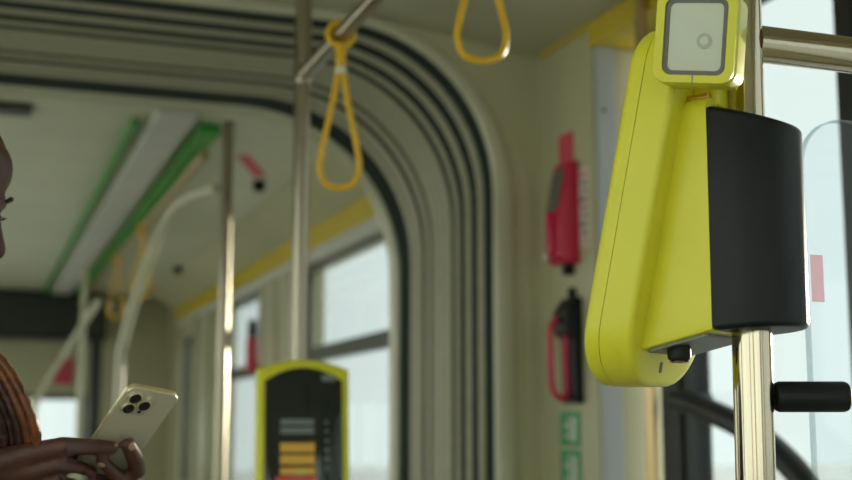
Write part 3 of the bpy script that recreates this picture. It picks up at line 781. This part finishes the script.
person = empty('person', BP(-.06, 0, .0), 'person in dark green shirt with auburn braids, head bent over a phone', 'person')
person.location = Vector((BP(-.06, 0, 0).x, BP(-.06, 0, 0).y, 0))
bpy.context.view_layer.update()
PI_ = person.matrix_world.inverted()
def pchild(name, bm, m, par=None, **k):
    o = obj(name, bm, m, par or person, **k)
    o.matrix_parent_inverse = PI_ if par is None else Matrix()
    return o

bm = bmesh.new()
hax = (hf, hl, hu)
ell(bm, HP(-.012, 0, .035), hax, (.102, .078, .092))
ell(bm, HP(.028, 0, -.035), hax, (.066, .060, .088))
ell(bm, HP(.052, 0, .048), hax, (.040, .055, .045))             # forehead
ell(bm, HP(.050, 0, -.098), hax, (.032, .034, .024))            # chin
for s_ in (-1, 1):
    ell(bm, HP(.060, s_ * .034, -.030), hax, (.030, .026, .024))    # cheeks
    cap(bm, [HP(.082, s_ * .010, .022), HP(.076, s_ * .044, .020)], [.013, .010])   # brow ridge
    ell(bm, HP(-.012, s_ * .078, -.012), hax, (.022, .010, .034))   # ears
    ell(bm, HP(.0735, s_ * .032, .0045), hax, (.0135, .0155, .0115))    # upper eyelids
    ell(bm, HP(.094, s_ * .012, -.042), hax, (.014, .010, .010))
cap(bm, [HP(.084, 0, .012), HP(.098, 0, -.016), HP(.110, 0, -.038)], [.010, .011, .0125])
cap(bm, [HP(.080, -.018, -.069), HP(.089, 0, -.067), HP(.080, .018, -.069)], [.006, .009, .006])
cap(bm, [HP(.078, -.016, -.081), HP(.086, 0, -.081), HP(.078, .016, -.081)], [.006, .010, .006])
# neck, trunk, legs
cap(bm, [HP(-.035, 0, -.045), BP(-.055, 0, HC.z - .15), BP(-.075, 0, 1.27)], [.056, .050, .056])
cap(bm, [BP(-.07, 0, 1.20), BP(-.06, 0, 1.12), BP(-.06, 0, .98), BP(-.06, 0, .88)], [.100, .105, .100, .115], 20)
for s_ in (-1, 1):
    cap(bm, [BP(-.075, 0, 1.285), BP(-.08, s_ * .165, 1.275)], [.045, .046])
    cap(bm, [BP(-.06, s_ * .085, .86), BP(-.05, s_ * .09, .48), BP(-.075, s_ * .095, .09)], [.088, .058, .040])
    cap(bm, [BP(-.085, s_ * .095, .055), BP(.09, s_ * .11, .035)], [.038, .030])
# wrist targets
wristR = at(-46, 476, 1.47)        # near (right) hand
elbowR = BP(-.075, -.25, 1.04)
shR = BP(-.08, -.172, 1.285)
cap(bm, [shR, elbowR], [.044, .038]); cap(bm, [elbowR, wristR], [.041, .027])
wristL = at(100, 575, 1.60)
elbowL = BP(.02, .23, 1.02); shL = BP(-.08, .172, 1.285)
cap(bm, [shL, elbowL], [.044, .038]); cap(bm, [elbowL, wristL], [.041, .027])
# --- right hand: palm at the left frame edge, fingers across the back of the phone
fr1 = .0082
kR = [at(34, 452, 1.462), at(32, 470, 1.468), at(28, 488, 1.478), at(24, 503, 1.490)]     # knuckles
for k_, r_ in zip(kR, (.0125, .0125, .012, .011)):
    cap(bm, [wristR, (wristR + k_) / 2, k_], [.020, .018, r_])
cap(bm, [wristR, at(-8, 480, 1.478), at(18, 478, 1.474)], [.024, .022, .017])
tipsR = [(kR[0], at(62, 446, 1.462), on_back(92, 447, .0075), on_back(111.5, 447.5, .0072)),
         (kR[1], at(56, 464, 1.462), on_back(79, 467, .0085), on_back(92, 472, .0072)),
         (kR[2], at(52, 482, 1.470), on_back(70, 484, .0085), on_back(82, 487, .0072)),
         (kR[3], at(46, 499, 1.48), on_back(60, 500, .0085), on_back(70, 501, .0070))]
for ch, rs in zip(tipsR, ((.0122, .0112, .0102, .0090), (.0112, .0100, .0086, .0072), (.0108, .0096, .0082, .0070), (.0096, .0086, .0074, .0064))):
    cap(bm, ch, rs)
thumbR = [at(-2, 480, 1.495), at(38, 482, 1.51), P2W(-.002, .008, -.022), P2W(.022, .020, -.0190)]
cap(bm, thumbR, [.017, .0130, .0108, .0088])
# --- left hand: from below on the far side, two fingers curled on to the back over the right edge
kL = [P2W(PW + .008, .006, -.006), P2W(PW + .010, -.010, -.006), P2W(PW + .007, -.026, -.008), P2W(PW + .002, -.040, -.010)]
for k_, r_ in zip(kL, (.0125, .0125, .012, .011)):
    cap(bm, [wristL, (wristL + k_) / 2, k_], [.020, .018, r_])
cap(bm, [wristL, (wristL + kL[1] * 2) / 3, (kL[1] + kL[2]) / 2], [.024, .020, .015])
tipsL = [(kL[0], on_back(138, 470, .006), on_back(134.5, 457, .0112), on_back(128.5, 444.5, .0096)),
         (kL[1], on_back(126, 484, .009), on_back(113, 472, .0105), on_back(101.5, 460.5, .0165)),
         (kL[2], on_back(112, 496, .009), on_back(101, 490, .0100), on_back(92, 484, .0160)),
         (kL[3], on_back(98, 508, .009), on_back(90, 503, .0095), on_back(82, 498, .0150))]
for ch, rs in zip(tipsL, ((.0120, .0116, .0108, .0090), (.0112, .0104, .0092, .0074), (.0108, .0098, .0085, .0070), (.0096, .0086, .0074, .0064))):
    cap(bm, ch, rs)
thumbL = [wristL + (kL[0] - wristL) * .45, P2W(PW - .014, -.026, -.034), P2W(PW - .024, .000, -.026), P2W(PW - .032, .020, -.0190)]
cap(bm, thumbL, [.017, .0130, .0108, .0088])
body = pchild('body', bm, 'skin')
remesh(body, .0032, 4, .45)
# nails
def nail(tip, prev, out, r=.0062):
    d = (tip - prev).normalized(); o_ = (out - d * out.dot(d)).normalized(); s_ = d.cross(o_)
    b = bmesh.new(); ell(b, tip + o_ * (r * .98) + d * .001, (d, s_, o_), (.0068, .0052, .0016), 14, 8)
    pchild('fingernail', b, 'nail', smooth='all')
nail(tipsL[0][3], tipsL[0][2], (-FW + RT * .8), .0078)
nail(tipsL[1][3], tipsL[1][2], (-FW - RT * .1), .0068)
nail(tipsR[0][3], tipsR[0][2], (-FW * .6 + UP * .8), .0064)
# eyes, lashes, brows
for s_ in (-1, 1):
    b = bmesh.new(); ell(b, HP(.0715, s_ * .032, -.003), hax, (.0118, .0118, .0118)); ey = pchild('eye', b, 'eye', smooth='all')
    b = bmesh.new(); ell(b, HP(.0812, s_ * .032, -.006), hax, (.0030, .0055, .0050)); pchild('iris', b, 'iris', smooth='all')
    b = bmesh.new()
    for k_ in range(9):
        t = (k_ - 4) / 4
        p0 = HP(.0855 - .004 * t * t, s_ * (.032 + .012 * t), .002); sweep(b, [p0, p0 + hf * .006 + hu * -.001, p0 + hf * .010 + hu * .003], [.0008, .0006, .0003], 5)
    cap(b, [HP(.079, s_ * .020, .002), HP(.0865, s_ * .032, .0035), HP(.078, s_ * .044, .002)], [.0022, .003, .0022], 8)
    pchild('eyelashes', b, 'hair_dark', smooth='all')
    b = bmesh.new(); cap(b, [HP(.096, s_ * .014, .024), HP(.093, s_ * .032, .029), HP(.082, s_ * .050, .024)], [.0025, .0035, .002], 8); pchild('eyebrow', b, 'hair_dark', smooth='all')
b = bmesh.new(); cap(b, [HP(.0845, -.019, -.0725), HP(.0965, 0, -.0705), HP(.0845, .019, -.0725)], [.003, .0052, .003], 10); cap(b, [HP(.083, -.016, -.081), HP(.0945, 0, -.081), HP(.083, .016, -.081)], [.003, .006, .003], 10); pchild('lips', b, 'lip', smooth='all')
# hair: scalp cap drawn back, braids falling over the shoulder
b = bmesh.new()
ell(b, HP(-.030, 0, .045), hax, (.098, .085, .094)); hair = pchild('hair', b, 'hair_dark', smooth='all')
# braids over the near side of the chest
rng = random.Random(7)
for i in range(6):
    off = i * .0098
    l0 = -.075 - .004 * (i % 3)
    pts = [HP(-.03 - off * .3, -.080, .02), HP(-.035 - off * .4, -.088, -.05)]
    # image-space course of the front braid: (-8,345) -> (10,372) -> (27,405) -> (36,440)
    dd = 1.47 + .004 * (i % 4) + off * .3
    sh_ = off / 1.47 * FPX
    pts += [at(-37 - sh_, 322, dd + .0), at(-7 - sh_, 352, dd - .005), at(12 - sh_, 376, dd - .012), at(28 - sh_, 408, dd - .018), at(37 - sh_, 440, dd - .012), at(34 - sh_ * .9, 475, dd), at(28 - sh_ * .8, 520, dd + .02), at(22 - sh_ * .8, 570, dd + .02)]
    sp_ = smooth_pts(pts, 7)
    rad = [.0056 + .0006 * math.sin(k_ * 1.9 + i) for k_ in range(len(sp_))]; rad[-1] = .002
    bb = tube(sp_, rad, 8)
    o = obj('braid', bb, 'hair' if i in (0, 1) else 'hair_brown', hair, smooth='all')
for i in range(7):
    y_ = -.06 + i * .02
    pts = [HP(-.06, y_ * .9, .128), HP(-.115, y_, .085), HP(-.134, y_, .03), HP(-.128, y_ * 1.1, -.03), BP(-.150, y_ * 1.3, HC.z - .13), BP(-.188, y_ * 1.5, 1.25), BP(-.225, y_ * 1.6, 1.16), BP(-.215, y_ * 1.6, 1.02)]
    sp_ = smooth_pts(pts, 7); rad = [.0075 + .0007 * math.sin(k_ * 1.9 + i) for k_ in range(len(sp_))]; rad[-1] = .002
    obj('braid', tube(sp_, rad, 8), 'hair' if i % 2 else 'hair_brown', hair, smooth='all')
# shirt
b = bmesh.new()
cap(b, [BP(-.075, 0, 1.315), BP(-.065, 0, 1.20), BP(-.06, 0, 1.0), BP(-.06, 0, .80)], [.092, .142, .128, .142], 24)
for s_ in (-1, 1):
    cap(b, [BP(-.075, 0, 1.31), BP(-.08, s_ * .165, 1.285)], [.078, .074])
    ell(b, BP(.035, s_ * .07, 1.175), (RT, hl, Vector((0, 0, 1))), (.07, .07, .08))
cap(b, [shR, elbowR], [.074, .058]); cap(b, [elbowR, elbowR + (wristR - elbowR) * .78], [.056, .042])
cap(b, [shL, elbowL], [.074, .058]); cap(b, [elbowL, elbowL + (wristL - elbowL) * .78], [.056, .042])
shirt = pchild('shirt', b, 'shirt'); remesh(shirt, .008, 8, .5)
b = bmesh.new()
cap(b, [BP(-.06, 0, .95), BP(-.06, 0, .84)], [.128, .150], 20)
for s_ in (-1, 1): cap(b, [BP(-.06, s_ * .085, .86), BP(-.05, s_ * .09, .48), BP(-.075, s_ * .095, .08)], [.108, .078, .066])
tr = pchild('trousers', b, 'trousers'); remesh(tr, .01, 6, .5)
for s_ in (-1, 1):
    b = bmesh.new(); cap(b, [BP(-.10, s_ * .095, .05), BP(.02, s_ * .105, .048), BP(.115, s_ * .115, .042)], [.047, .047, .040]); box(b, BP(-.1, s_ * .095, .001) - Vector((.03, .03, 0)), BP(-.1, s_ * .095, .02) + Vector((.03, .03, 0)))
    sh2 = pchild('shoe', b, 'shoe'); remesh(sh2, .006, 4, .5)
